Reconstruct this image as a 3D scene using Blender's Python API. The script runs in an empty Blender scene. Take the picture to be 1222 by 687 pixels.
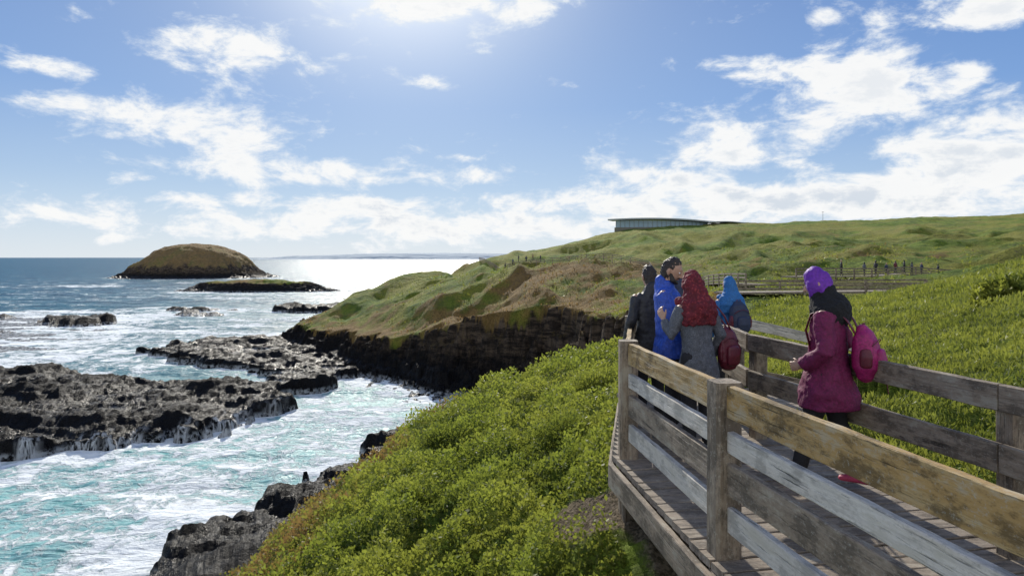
import bpy, math, random, numpy as np
from mathutils import Vector, Matrix
random.seed(7); rng=np.random.default_rng(11)
scene=bpy.context.scene; COL=scene.collection
scene.view_settings.view_transform='Standard'; scene.view_settings.look='None'; scene.view_settings.exposure=0
CZ=1.65; SEA=-25.35; F=815.0; HX=611.0; HY=307.0
def P(px,py,D): return ((px-HX)/F*D, D, CZ-(py-HY)/F*D)
# ---------------- noise -----------------
_perm=rng.permutation(4096); _g=rng.random(4096)*2*np.pi
def perlin(x,y):
    xi=np.floor(x).astype(np.int64); yi=np.floor(y).astype(np.int64); xf=x-xi; yf=y-yi
    def gr(ix,iy,dx,dy):
        a=_g[_perm[(_perm[ix&4095]+iy)&4095]]; return np.cos(a)*dx+np.sin(a)*dy
    u=xf*xf*xf*(xf*(xf*6-15)+10); v=yf*yf*yf*(yf*(yf*6-15)+10)
    n00=gr(xi,yi,xf,yf); n10=gr(xi+1,yi,xf-1,yf); n01=gr(xi,yi+1,xf,yf-1); n11=gr(xi+1,yi+1,xf-1,yf-1)
    return ((n00*(1-u)+n10*u)*(1-v)+(n01*(1-u)+n11*u)*v)*1.5
def fbm(x,y,o=4,g=.5):
    s=0;a=1;t=0
    for i in range(o):
        s=s+a*perlin(x*2**i+17.3*i,y*2**i-9.1*i); t+=a; a*=g
    return s/t*1.3
def ridged(x,y,o=4):
    s=0;a=1;t=0
    for i in range(o):
        s=s+a*(1-2*np.abs(perlin(x*2**i+5*i,y*2**i+3*i))); t+=a; a*=.55
    return s/t
def sst(a,b,x):
    t=np.clip((x-a)/(b-a),0,1); return t*t*(3-2*t)
def sdf(poly,x,y):
    d=np.full(x.shape,1e18); ins=np.zeros(x.shape,bool); n=len(poly)
    for i in range(n):
        ax,ay=poly[i]; bx,by=poly[(i+1)%n]; ex,ey=bx-ax,by-ay
        t=np.clip(((x-ax)*ex+(y-ay)*ey)/(ex*ex+ey*ey+1e-12),0,1)
        d=np.minimum(d,(x-ax-t*ex)**2+(y-ay-t*ey)**2)
        c=((ay>y)!=(by>y)); 
        if abs(ey)>1e-9: ins^= c&(x<(y-ay)*ex/ey+ax)
    d=np.sqrt(d); return np.where(ins,d,-d)
# ---------------- terrain definition -----------------
ctrl=[(0,1.3,-.5),(1,1.0,-.4),(-1,1.2,-.6),(1.5,3,-.38),(2.3,3,-.3),(1.1,5.4,-.35),(.5,4.8,-.6),(-.07,5.5,-.9),(-1.28,6.5,-1.4),(-2.8,7.5,-1.98),
(-1.6,3,-1.0),(-2.6,4,-1.5),(-2.8,10.8,-2.32),(-2.37,17.4,-2.6),(-1.1,21.7,-2.65),(.9,25.5,-2.6),(2.7,28.3,-2.45),(4.7,29.7,-2.4),(7.2,31,-2.4),
(-.13,9.9,-1.4),(1.0,7.5,-.6),(1.4,13,-1.25),(.3,16,-1.85),(3,20,-1.75),(5,15,-.6),(8,25,-1.1),(-3.8,8,-3.0),(-3.9,12,-3.4),(-3.6,18,-3.8),(-2.2,23,-3.9),(0,28,-4.0),(3.5,31.5,-3.7),(7,34,-3.5),
(2.0,7.5,-.3),(3.1,8.0,.12),(3.1,5.0,.0),(3.3,3,.05),(4.3,2.5,.2),(4.6,6.1,.25),(4.3,9,.2),(6,8,.45),(7.2,12,.22),(9,12,.75),(14,18,1.1),(20,27,1.35),(17.5,28,.45),(11.3,22,.0),(6.05,15,-.15),(25,25,2.2),(12,8,1.9),
P(870,354,45),P(960,356,45),P(1100,355,45),P(1222,338,50),P(800,364,45),P(850,336,100),P(950,340,80),P(1050,333,90),P(1150,328,90),P(1222,318,85),P(1350,302,80),
P(360,386,215),P(400,393,190),P(440,396,172),P(490,398,156),P(540,386,147),P(600,372,141),P(680,364,135),P(760,360,128),P(800,356,105),
P(430,358,222),P(480,333,236),P(520,331,236),P(500,349,205),P(450,375,200),P(560,345,172),P(530,362,165),P(620,318,176),P(560,330,190),P(700,315,166),P(760,321,155),P(650,339,154),P(720,340,148),
P(540,345,262),P(590,338,250),P(640,338,235),P(700,336,222),P(780,332,200),P(570,313,295),P(620,309,285),P(640,302,305),P(690,290,320),P(740,276,330),P(800,271,330),P(870,267,330),P(980,264,330),P(1100,260,320),P(1222,255,310),P(1350,250,300),
P(700,308,270),P(800,304,250),P(900,299,230),P(1000,293,220),P(1100,293,210),P(1222,290,200),P(1350,285,190),P(850,285,290),P(1000,280,280),P(1150,274,270),P(850,318,180),P(1000,317,150),P(1150,312,140),P(900,308,200),
P(560,315,400),P(640,309,450),P(760,290,480),P(900,284,480),P(1100,280,500),P(1300,277,500),P(450,372,320),P(300,400,250)]
ctrl=np.array(ctrl,float); KA=2.2
cr=np.hypot(ctrl[:,0],ctrl[:,1]); cu=np.arctan2(ctrl[:,0],ctrl[:,1])*KA; cv=np.log(cr); val=(ctrl[:,2]-CZ)/cr
def kern(du,dv): return -np.sqrt(du*du+dv*dv+.0012)
n=len(ctrl); A=np.zeros((n+3,n+3)); A[:n,:n]=kern(cu[:,None]-cu[None],cv[:,None]-cv[None])-np.eye(n)*.002
A[:n,n]=1;A[:n,n+1]=cu;A[:n,n+2]=cv;A[n,:n]=1;A[n+1,:n]=cu;A[n+2,:n]=cv
W8=np.linalg.solve(A,np.concatenate([val,[0,0,0]]))
def base(x,y):
    r=np.maximum(np.hypot(x,y),.8); u=np.arctan2(x,y)*KA; v=np.log(r); s=W8[n]+W8[n+1]*u+W8[n+2]*v
    for i in range(n): s=s+W8[i]*kern(u-cu[i],v-cv[i])
    return s*r+CZ
LAND=[(-4.2,-30),(-4.3,4),(-4.6,8),(-4.7,12),(-4.5,18),(-3.2,24),(-.5,29.5),(3,33.5),(8,36),(13,45),(15,60),(16,80),(18,105),(14,126),(10,136),(-1.8,141),(-12,145),(-22,153),(-34,169),(-47,187),(-58,200),(-67,214),(-70,228),(-60,246),(-46,262),(-34,285),(-20,325),(5,372),(45,430),(110,480),(260,520),(700,560),(2500,700),(2500,-30)]
SHELF=[([(-74,90),(-68,91),(-57,95),(-44,106),(-40,120),(-46,134),(-62,142),(-80,146),(-94,152),(-110,150),(-112,140),(-125,128),(-125,95)],3.0),
([(-104,192),(-90,180),(-70,166),(-56,160),(-46,166),(-46,182),(-60,208),(-78,222),(-90,220),(-98,206)],2.3),
([(-15,97),(-20,86),(-25,72),(-31,59),(-36,45),(-36,30),(-8,30),(-6,60),(-6,98)],2.4),
([(-60,168),(-53,146),(-46,136),(-40,138),(-36,148),(-42,178)],2.0),
([(-192,272),(-178,266),(-164,270),(-162,281),(-174,287),(-192,285)],4.0),
([(-120,338),(-100,331),(-78,338),(-82,352),(-112,354)],4.0),
([(-160,318),(-146,315),(-134,320),(-136,326),(-156,326)],1.0),
([(-232,300),(-222,298),(-220,306),(-230,308)],1.5),([(-175,345),(-150,340),(-140,348),(-165,356)],1.0),
([(-200,240),(-186,236),(-176,244),(-190,250)],.9),([(-60,330),(-48,326),(-40,340),(-55,348)],2.5)]
DECKL=[(1.79,.5),(1.18,3.8),(.96,5.65),(1.40,8.0)]; DECKR=[(3.49,.5),(2.787,3.79),(2.26,6.27),(2.31,7.1)]
DPOLY=DECKL+[(4.0,8.9),(4.0,7.3)]+DECKR[::-1]
def terrain(x,y,full=False):
    r=np.hypot(x,y); T=base(x,y); s=sdf(LAND,x,y); far=sst(40,110,r)
    sj=s+far*(4.5*fbm(x/20,y/20)+2.6*fbm(x/6,y/6,3))+(1-far)*.35*fbm(x/2,y/2,3)
    dk=sdf(DPOLY,x,y)
    nr=1-sst(18,55,r); rt=sst(1,3.5,x-.1*y)
    lump=nr*(1-.6*rt)*(.27*fbm(x/1.3+3,y/1.3,3)+.10*ridged(x/.5,y/.5,3)-.09)+(1-nr)*(.35*fbm(x/4,y/4,4))+sst(8,30,r)*nr*rt*.35*fbm(x/5,y/7,3)
    wx=x+10*fbm(x/40,y/40,2); wy=y+10*fbm(x/40+9,y/40,2)
    hf=far*sst(1,8,sj)*(1-.75*sst(295,335,r))
    lump=lump+hf*(3.2*fbm(wx/34,wy/34,3)+3.0*ridged(wx/28,wy/34,2)-1.4+.4*ridged(wx/8,wy/8,3))
    lump=lump*sst(-1.4,-.1,-dk)
    T=T+lump; T=np.where(dk>-.25,np.minimum(T,-.3),T)
    Wd=6+8*far; t=np.clip(-sj/Wd,0,2)
    t2=t+.12*fbm(x/3.5,y/3.5,4)*(t>0)
    pr=np.interp(t2,[0,.06,.12,.24,.30,.46,.52,.74,1,1.7,2],[0,.06,.30,.36,.56,.62,.80,.88,.97,1.10,1.2])
    z=T+(SEA-2.2-T)*pr
    cm=sst(0,.15,t)
    z=z+cm*far*(2.6*ridged(x/5,y/5,4)+1.1*ridged(x/1.6,y/1.6,3)-.7)*sst(1.5,.8,t)*.9
    zl=np.round(z/2.1)*2.1+.4*fbm(x/2,y/2,3); z=np.where(cm>0,z+(zl-z)*.42*cm*far,z)
    rock=sst(.01,.10,t+.04*fbm(x/3,y/3,3))
    fall=np.zeros_like(x)
    for k,(poly,h) in enumerate(SHELF):
        ss=sdf(poly,x,y); m=ss>-9
        if not m.any(): continue
        xm,ym=x[m],y[m]; big=fbm(xm/16+k,ym/10,3,.5); q=ss[m]+(5.2*big+2.8*fbm(xm/4,ym/4,3))*min(1,h/2)
        rg=ridged(xm/6,ym/4,3); r2=ridged(xm/1.4,ym/1.2,4)
        zs=SEA-2.5+(h*.55+2.5)*sst(-1.0,.8,q)+sst(-.5,2.0,q)*((.65+.12*max(0,h-2.5))*rg+2.3*big+.1*h*sst(0,8,q))-.1
        st=.65; zq=np.floor(zs/st)*st+st*sst(.45,1,(zs/st)%1.0); zs=zq*.75+zs*.25+.34*r2*sst(-.5,1.5,q)
        zm=z[m]; w=zs>zm; zm=np.where(w,zs,zm); z[m]=zm; rm=rock[m]; rm=np.where(w,1.0,rm); rock[m]=rm
        if k==0: fl=fall[m]; fl=np.where(w,sst(5,1.5,np.abs(q))*sst(125,112,ym)*sst(-.1,.25,fbm(xm/2.6,ym/40,3)),fl); fall[m]=fl
    nz=fbm(x/14,y/14,4)*.6+fbm(x/4,y/4,3)*.4
    dry=far*(sst(18,0,sj)*.7)+(1-far)*sst(2.9,.9,sj+1.2*fbm(x/1.5,y/1.5,3))*.85
    hump=1.25*np.exp(-((x-16)/32)**2-((y-158)/20)**2)+.5*np.exp(-((x+38)/20)**2-((y-190)/26)**2)+.6*np.exp(-((x-85)/40)**2-((y-165)/22)**2)
    dry=np.clip(dry+hump*.75+nz*1.2*far+.35*sst(10,30,r)*(1-far)*rt*sst(.0,.5,fbm(x/6,y/9,3))-.05,0,1)
    dirt=np.exp(-((x-.62)/.28)**2-((y-6.1)/.75)**2)*1.8+sst(-.3,.1,dk)+far*.45*sst(.40,.62,ridged(wx/45+3,wy/30,2))*sst(2,10,sj)
    return z,np.clip(rock,0,1),dry,np.clip(dirt,0,1),fall
def mesh_grid(name,X,Y,Z,attrs,mat):
    R,C=X.shape; me=bpy.data.meshes.new(name); me.vertices.add(R*C)
    me.vertices.foreach_set('co',np.stack([X,Y,Z],-1).astype(np.float32).ravel())
    i=np.arange((R-1)*(C-1)); a=(i//(C-1))*C+i%(C-1); fc=np.stack([a,a+1,a+C+1,a+C],-1)
    v=lambda k:np.array([X.flat[k],Y.flat[k]])
    e1=v(1)-v(0); e2=v(C)-v(0)
    if e1[0]*e2[1]-e1[1]*e2[0]<0: fc=fc[:,::-1]
    nf=len(fc); me.loops.add(nf*4); me.loops.foreach_set('vertex_index',fc.astype(np.int32).ravel())
    me.polygons.add(nf); me.polygons.foreach_set('loop_start',(np.arange(nf)*4).astype(np.int32)); me.polygons.foreach_set('loop_total',np.full(nf,4,np.int32))
    me.polygons.foreach_set('use_smooth',np.ones(nf,bool))
    me.update(calc_edges=True)
    for k,a in attrs.items():
        at=me.attributes.new(k,'FLOAT','POINT'); at.data.foreach_set('value',a.astype(np.float32).ravel())
    me.materials.append(mat); ob=bpy.data.objects.new(name,me); COL.objects.link(ob); return ob
# ---------------- material helpers -----------------
class NT:
    def __init__(s,mat): s.t=mat.node_tree; s.n=s.t.nodes; s.l=s.t.links
    def new(s,k,**kw):
        nd=s.n.new(k)
        for a,b in kw.items(): setattr(nd,a,b)
        return nd
    def link(s,a,b): s.l.new(a,b)
    def setin(s,inp,v):
        if isinstance(v,bpy.types.NodeSocket): s.l.new(v,inp)
        else: inp.default_value=v
    def math(s,op,a,b=0,c=None,clamp=False):
        m=s.new('ShaderNodeMath',operation=op,use_clamp=clamp); s.setin(m.inputs[0],a); s.setin(m.inputs[1],b)
        if c is not None: s.setin(m.inputs[2],c)
        return m.outputs[0]
    def mix(s,f,a,b,bt='MIX'):
        m=s.new('ShaderNodeMix',data_type='RGBA',blend_type=bt); s.setin(m.inputs[0],f)
        for i,v in ((6,a),(7,b)):
            if not isinstance(v,bpy.types.NodeSocket): v=(*v,1) if len(v)==3 else v
            s.setin(m.inputs[i],v)
        return m.outputs[2]
    def noise(s,vec,sc,det=4,ro=.55,dist=0):
        m=s.new('ShaderNodeTexNoise'); 
        if vec is not None: s.link(vec,m.inputs['Vector'])
        m.inputs['Scale'].default_value=sc; m.inputs['Detail'].default_value=det; m.inputs['Roughness'].default_value=ro; m.inputs['Distortion'].default_value=dist
        return m.outputs['Fac']
    def mapr(s,v,a,b,c=0,d=1,smooth=True):
        m=s.new('ShaderNodeMapRange',interpolation_type='SMOOTHSTEP' if smooth else 'LINEAR'); s.setin(m.inputs[0],v)
        for i,q in zip((1,2,3,4),(a,b,c,d)): s.setin(m.inputs[i],q)
        return m.outputs[0]
    def scale(s,vec,v):
        m=s.new('ShaderNodeVectorMath',operation='MULTIPLY'); s.link(vec,m.inputs[0]); m.inputs[1].default_value=v; return m.outputs[0]
    def bump(s,h,st,dist,normal=None):
        b=s.new('ShaderNodeBump'); s.setin(b.inputs['Height'],h); b.inputs['Strength'].default_value=st; b.inputs['Distance'].default_value=dist
        if normal is not None: s.link(normal,b.inputs['Normal'])
        return b.outputs[0]
    def attr(s,nm): return s.new('ShaderNodeAttribute',attribute_name=nm).outputs['Fac']
def newmat(name):
    m=bpy.data.materials.new(name); m.use_nodes=True; t=NT(m); b=t.n['Principled BSDF']; return m,t,b
def simple(name,col,rough=.7,var=.25,sc=30,bump=.3,bd=.004,metal=0,sheen=0):
    m,t,b=newmat(name); tc=t.new('ShaderNodeTexCoord').outputs['Object']
    f=t.noise(tc,sc,5,.6); f2=t.noise(tc,sc*.15,3)
    c=t.mix(t.mapr(f,.3,.7),[k*(1-var) for k in col],[min(1,k*(1+var)) for k in col]); c=t.mix(t.mapr(f2,.35,.65,0,.5),c,[k*(1-var*.8) for k in col])
    t.link(c,b.inputs['Base Color']); b.inputs['Roughness'].default_value=rough; b.inputs['Metallic'].default_value=metal
    b.inputs['Sheen Weight'].default_value=sheen
    t.link(t.bump(t.math('ADD',f,t.math('MULTIPLY',f2,2)),bump,bd),b.inputs['Normal']); return m
def terrain_mat():
    m,t,b=newmat('terrain_ground'); pos=t.new('ShaderNodeNewGeometry').outputs['Position']; nrm=t.new('ShaderNodeNewGeometry').outputs['Normal']
    big=t.noise(pos,.045,6,.65); mid=t.noise(pos,.3,7,.7); fine=t.noise(pos,3,7,.72); 
    g=t.mix(t.mapr(mid,.35,.65),(.085,.155,.016),(.25,.33,.035)); g=t.mix(t.mapr(big,.42,.58,0,.7),g,(.35,.31,.055)); g=t.mix(t.mapr(fine,.45,.65,0,.75),g,(.04,.065,.012))
    d=t.mix(t.mapr(mid,.35,.65),(.20,.115,.038),(.33,.215,.07)); d=t.mix(t.mapr(fine,.45,.65,0,.75),d,(.10,.055,.02))
    dr=t.math('ADD',t.attr('dry'),t.math('MULTIPLY',t.math('SUBTRACT',mid,.5),1.8)); col=t.mix(t.mapr(dr,.2,1.05),g,d)
    grav=t.noise(pos,28,3,.6); dc=t.mix(t.mapr(grav,.4,.6),(.11,.075,.055),(.30,.225,.165))
    col=t.mix(t.mapr(t.math('ADD',t.attr('dirt'),t.math('MULTIPLY',t.math('SUBTRACT',fine,.5),.8)),.4,.7,0,.9),col,dc)
    rn=t.noise(pos,.9,8,.74); rr=t.mix(t.mapr(rn,.35,.7),(.004,.004,.0045),(.017,.0155,.015))
    sep=t.new('ShaderNodeSeparateXYZ'); t.link(nrm,sep.inputs[0]); sp=t.new('ShaderNodeSeparateXYZ'); t.link(pos,sp.inputs[0])
    strat=t.noise(t.scale(pos,(.22,.22,1.0)),1,7,.68,.4); colm=t.noise(t.scale(pos,(1.1,1.1,.14)),1,5,.65)
    br=t.mix(t.mapr(strat,.42,.60),(.035,.026,.020),(.18,.13,.088)); br=t.mix(t.mapr(colm,.5,.62,0,.5),br,(.018,.015,.013))
    hi=t.mapr(t.math('ADD',sp.outputs[2],t.math('MULTIPLY',rn,14)),SEA+10,SEA+19); rr=t.mix(t.math('MULTIPLY',hi,.88),rr,br)
    tuft=t.math('MULTIPLY',t.math('MULTIPLY',t.mapr(sep.outputs[2],.62,.88),t.mapr(sp.outputs[2],SEA+5,SEA+10)),t.mapr(rn,.42,.58)); rr=t.mix(t.math('MULTIPLY',tuft,.7),rr,(.16,.115,.045))
    wet=t.mapr(sp.outputs[2],SEA+.4,SEA+2.2,1,0); rr=t.mix(t.math('MULTIPLY',wet,.6),rr,(.004,.004,.005))
    vert=t.noise(t.scale(pos,(1.6,1.6,.12)),1,4,.6); fl=t.math('MULTIPLY',t.attr('fall'),t.mapr(vert,.42,.56)); fl=t.math('MULTIPLY',fl,t.mapr(sep.outputs[2],.93,.75)); rr=t.mix(fl,rr,(.78,.81,.83))
    wash=t.math('MULTIPLY',t.mapr(sp.outputs[2],SEA+1.2,SEA+.45),t.mapr(rn,.46,.56)); rr=t.mix(t.math('MULTIPLY',wash,.75),rr,(.7,.74,.76))
    rk=t.math('ADD',t.attr('rock'),t.math('MULTIPLY',t.math('SUBTRACT',mid,.5),.8)); rk=t.mapr(rk,.25,.75)
    col=t.mix(rk,col,rr); t.link(col,b.inputs['Base Color'])
    ro=t.math('SUBTRACT',.92,t.math('MULTIPLY',t.math('MULTIPLY',rk,t.mapr(sp.outputs[2],SEA+1,SEA+6,1,0)),t.mapr(rn,.4,.6,.72,.35))); t.link(ro,b.inputs['Roughness'])
    t.link(t.mapr(rk,0,1,.2,.16),b.inputs['Specular IOR Level'])
    h1=t.bump(t.math('ADD',rn,t.math('ADD',strat,t.math('MULTIPLY',colm,t.attr('rock')))),.95,1.3); h2=t.bump(fine,1.0,.28,h1); t.link(h2,b.inputs['Normal'])
    return m
MT=terrain_mat()
az=np.radians(np.linspace(-47,49,730))
rr=[1.0]
while rr[-1]<60: rr.append(rr[-1]*1.022)
while rr[-1]<260: rr.append(rr[-1]+.55)
while rr[-1]<900: rr.append(rr[-1]*1.009)
rr=np.array(rr); R2,A2=np.meshgrid(rr,az,indexing='ij'); X=R2*np.sin(A2); Y=R2*np.cos(A2)
Z,ROCK,DRY,DIRT,FALL=terrain(X,Y)
ter=mesh_grid('terrain',X,Y,Z,{'rock':ROCK,'dry':DRY,'dirt':DIRT,'fall':FALL},MT); ter['kind']='structure'; ter['label']='grassy coastal headland with dark basalt cliffs and rock shelves'; ter['category']='headland'
def hgt(x,y):
    return float(terrain(np.array([[float(x)]]),np.array([[float(y)]]))[0][0,0])
# ---------------- water -----------------
def water_mat():
    m,t,b=newmat('sea_water'); pos=t.new('ShaderNodeNewGeometry').outputs['Position']
    fo=t.attr('foam'); tq=t.attr('turq')
    pst=t.scale(pos,(1.0,1.0,0)); n0=t.noise(pst,.05,4,.6,.8); n1=t.noise(pst,.2,8,.62,.7); n2=t.noise(pst,1.0,7,.66,.5)
    vo=t.new('ShaderNodeTexVoronoi',feature='DISTANCE_TO_EDGE'); 
    wv=t.new('ShaderNodeVectorMath',operation='ADD'); t.link(pst,wv.inputs[0]); nc=t.new('ShaderNodeTexNoise'); t.link(pst,nc.inputs['Vector']); nc.inputs['Scale'].default_value=.5; nc.inputs['Detail'].default_value=6
    sc=t.scale(nc.outputs['Color'],(5,5,0)); t.link(sc,wv.inputs[1]); t.link(wv.outputs[0],vo.inputs['Vector']); vo.inputs['Scale'].default_value=.55
    lace=t.mapr(vo.outputs['Distance'],0,.18,1,0)
    s=t.math('ADD',fo,t.math('MULTIPLY',t.math('SUBTRACT',n1,.5),3.0)); s=t.math('ADD',s,t.math('MULTIPLY',t.math('SUBTRACT',n0,.5),1.8)); s=t.math('ADD',s,t.math('MULTIPLY',t.math('SUBTRACT',n2,.5),1.2))
    s2=t.math('ADD',s,t.math('MULTIPLY',lace,.28))
    fm=t.mapr(s2,.45,.95); thin=t.mapr(s2,.0,.55)
    deep=t.mix(t.mapr(n0,.35,.65),(.003,.055,.105),(.008,.11,.165)); shal=t.mix(t.mapr(n1,.35,.65),(.08,.30,.30),(.20,.48,.46))
    c=t.mix(tq,deep,shal); c=t.mix(t.math('MULTIPLY',thin,t.math('ADD',.10,t.math('MULTIPLY',tq,.45))),c,(.50,.72,.71)); c=t.mix(fm,c,(.86,.90,.90))
    t.link(c,b.inputs['Base Color']); t.link(t.mapr(fm,0,1,.33,.9),b.inputs['Roughness']); b.inputs['IOR'].default_value=1.2; b.inputs['Specular IOR Level'].default_value=.28
    w1=t.noise(t.scale(pos,(.6,1.2,0)),.45,7,.6,.5); w2=t.noise(t.scale(pos,(.45,1.3,0)),.045,6,.62,.3)
    bb=t.bump(w2,.9,5.5); bb=t.bump(w1,.7,1.0,bb); bb=t.bump(t.math('MULTIPLY',fm,t.math('ADD',n2,n1)),.7,.6,bb); t.link(bb,b.inputs['Normal'])
    return m
MW=water_mat()
az=np.radians(np.linspace(-60,60,620)); rr=[18.]
while rr[-1]<60000: rr.append(rr[-1]*(1.006 if rr[-1]<700 else 1.05))
rr=np.array(rr); R2,A2=np.meshgrid(rr,az,indexing='ij'); X=R2*np.sin(A2); Y=R2*np.cos(A2)
d=-sdf(LAND,X,Y)-9
for poly,h in SHELF: d=np.minimum(d,-sdf(poly,X,Y)*1.0)
for cx,cy,rad in ((-428,925,92),(-200,545,52)): d=np.minimum(d,np.hypot(X-cx,(Y-cy))-rad)
zt=np.full(X.shape,-60.); mm=R2<420; zt[mm]=terrain(X[mm][None],Y[mm][None])[0][0]-SEA
foam=.28*np.exp(-np.clip(d,0,None)/10)+.28*np.exp(-np.clip(d,0,None)/35)+.75*sst(-2.35,-.5,zt)
foam+=.05*sst(420,150,R2)+.50*sst(165,105,R2)
sw=fbm(X/70,Y/16,4); foam+=.62*sst(.08,.35,sw)*sst(1500,300,R2)*sst(120,170,R2)+.85*sst(.2,.42,fbm(X/160+3,Y/30,3))*sst(1300,600,R2)*sst(-200,-420,X)
foam+=.20*np.exp(-((X+85)/50)**2-((Y-250)/60)**2)-.15
foam*=sst(2500,900,R2)*.96; foam-=.35*sst(600,2000,R2)
turq=np.clip(.95*sst(190,105,R2)+.22*np.exp(-np.clip(d,0,None)/15)+.15*sst(700,200,R2),0,1)
Zw=SEA+sst(1500,300,R2)*(.7*fbm(X/40,Y/14,3)+.3*fbm(X/9,Y/4,3)+.16*fbm(X/2.5,Y/2.5,2)*sst(300,80,R2))
sea=mesh_grid('sea',X,Y,Zw,{'foam':foam,'turq':turq},MW); sea['kind']='structure'; sea['label']='foaming turquoise and blue ocean water'; sea['category']='sea'
# ---------------- islands -----------------
def island(name,cx,cy,rx,ry,prof,label,noise=.08,N=150,dryv=.5,mat=None,rel=1,rk=.70,dirt=0):
    u=np.linspace(-1.25,1.25,N*2); v=np.linspace(-1.25,1.25,N); V_,U_=np.meshgrid(v,u,indexing='ij')
    X=cx+U_*rx; Y=cy+V_*ry; q=np.sqrt(np.abs(U_)**2.2+np.abs(V_)**2.2)+noise*fbm(U_*3+cx,V_*3,5)
    Z=SEA-3+np.interp(q,[a for a,_ in prof],[b for _,b in prof])+1.2*fbm(X/10,Y/10,5)*(rx/90)*rel
    rim=sst(rk-.08,rk+.1,q); Z+=rim*ridged(X/7,Y/7,3)*2.6*(rx/90)*rel
    ob=mesh_grid(name,X,Y,Z,{'rock':sst(rk,rk+.16,q+.08*fbm(X/12,Y/12,3)),'dry':np.clip(dryv+.5*fbm(X/25,Y/25,4),0,1),'dirt':np.zeros_like(Z)+dirt,'fall':np.zeros_like(Z)},mat or MT)
    ob['kind']='structure'; ob['label']=label; ob['category']='island'; return ob
island('island',-428,925,94,80,[(0,48.5),(.2,47),(.35,44),(.5,38.5),(.64,30),(.76,19),(.86,10),(.98,4.5),(1.08,2),(1.3,-3)],'domed round sea island with brown grassy top and steep dark cliffs',dryv=.95,rk=.70,dirt=.50)
island('island',-203,548,60,22,[(0,12.5),(.3,11.5),(.55,9.5),(.75,6.8),(.9,4),(1.05,2),(1.3,-3)],'long low dark reef islet with thin grass on top',dryv=.6,rk=.55,rel=1.3)
island('island',-252,585,26,12,[(0,10),(.5,8),(.8,5),(1,3),(1.3,-3)],'small dark rocky islet',dryv=.5,N=70,rk=.3)
MH=simple('haze_tinted_hills',(.36,.43,.48),.95,.06,.002)  # aerial haze painted into the base colour of the far hills
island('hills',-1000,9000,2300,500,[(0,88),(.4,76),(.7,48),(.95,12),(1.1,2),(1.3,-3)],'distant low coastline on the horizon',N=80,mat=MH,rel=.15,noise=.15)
# ---------------- vegetation -----------------
def leaf_mat(name,c0,c1,trans=.45,tr2=(.30,.36,.04),dark=.5):
    m,t,b=newmat(name); at=t.new('ShaderNodeAttribute',attribute_name='tint').outputs['Fac']; dr=t.attr('dryness')
    pos=t.new('ShaderNodeNewGeometry').outputs['Position']; n_=t.noise(pos,.55,6,.65); n3=t.noise(pos,1.7,4,.6)
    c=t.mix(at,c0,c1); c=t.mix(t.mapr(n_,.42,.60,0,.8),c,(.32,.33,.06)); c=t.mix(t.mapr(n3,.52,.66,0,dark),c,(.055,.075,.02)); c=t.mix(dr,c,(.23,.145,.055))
    t.link(c,b.inputs['Base Color']); b.inputs['Roughness'].default_value=.55; b.inputs['Specular IOR Level'].default_value=.25
    tr=t.new('ShaderNodeBsdfTranslucent'); t.link(t.mix(dr,t.mix(.4,c,tr2),(.26,.16,.055)),tr.inputs[0])
    mx=t.new('ShaderNodeMixShader'); mx.inputs[0].default_value=trans; t.link(b.outputs[0],mx.inputs[1]); t.link(tr.outputs[0],mx.inputs[2]); t.link(mx.outputs[0],t.n['Material Output'].inputs[0]); return m
ML=leaf_mat('leaves',(.03,.055,.012),(.21,.26,.04),.48,(.40,.45,.055),.6); MG=leaf_mat('grass_blades',(.09,.12,.02),(.24,.27,.05),.4,(.40,.44,.06),.45)
def leafmesh(name,c,size,tint,dry,mat,up=.5,aspect=.5):
    N=len(c); d=rng.normal(size=(N,3)); d[:,2]=np.abs(d[:,2])+up; d/=np.linalg.norm(d,axis=1)[:,None]
    w=np.cross(d,rng.normal(size=(N,3))); w/=np.linalg.norm(w,axis=1)[:,None]+1e-9
    s=size[:,None]; v=np.stack([c,c+d*s*.5+w*s*aspect*.5,c+d*s,c+d*s*.5-w*s*aspect*.5],1).reshape(-1,3)
    me=bpy.data.meshes.new(name); me.vertices.add(N*4); me.vertices.foreach_set('co',v.astype(np.float32).ravel())
    me.loops.add(N*4); me.loops.foreach_set('vertex_index',np.arange(N*4,dtype=np.int32)); me.polygons.add(N)
    me.polygons.foreach_set('loop_start',(np.arange(N)*4).astype(np.int32)); me.polygons.foreach_set('loop_total',np.full(N,4,np.int32)); me.update(calc_edges=True)
    for k,a in (('tint',tint),('dryness',dry)):
        at=me.attributes.new(k,'FLOAT','POINT'); at.data.foreach_set('value',np.repeat(a,4).astype(np.float32))
    me.materials.append(mat); ob=bpy.data.objects.new(name,me); COL.objects.link(ob); return ob
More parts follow.
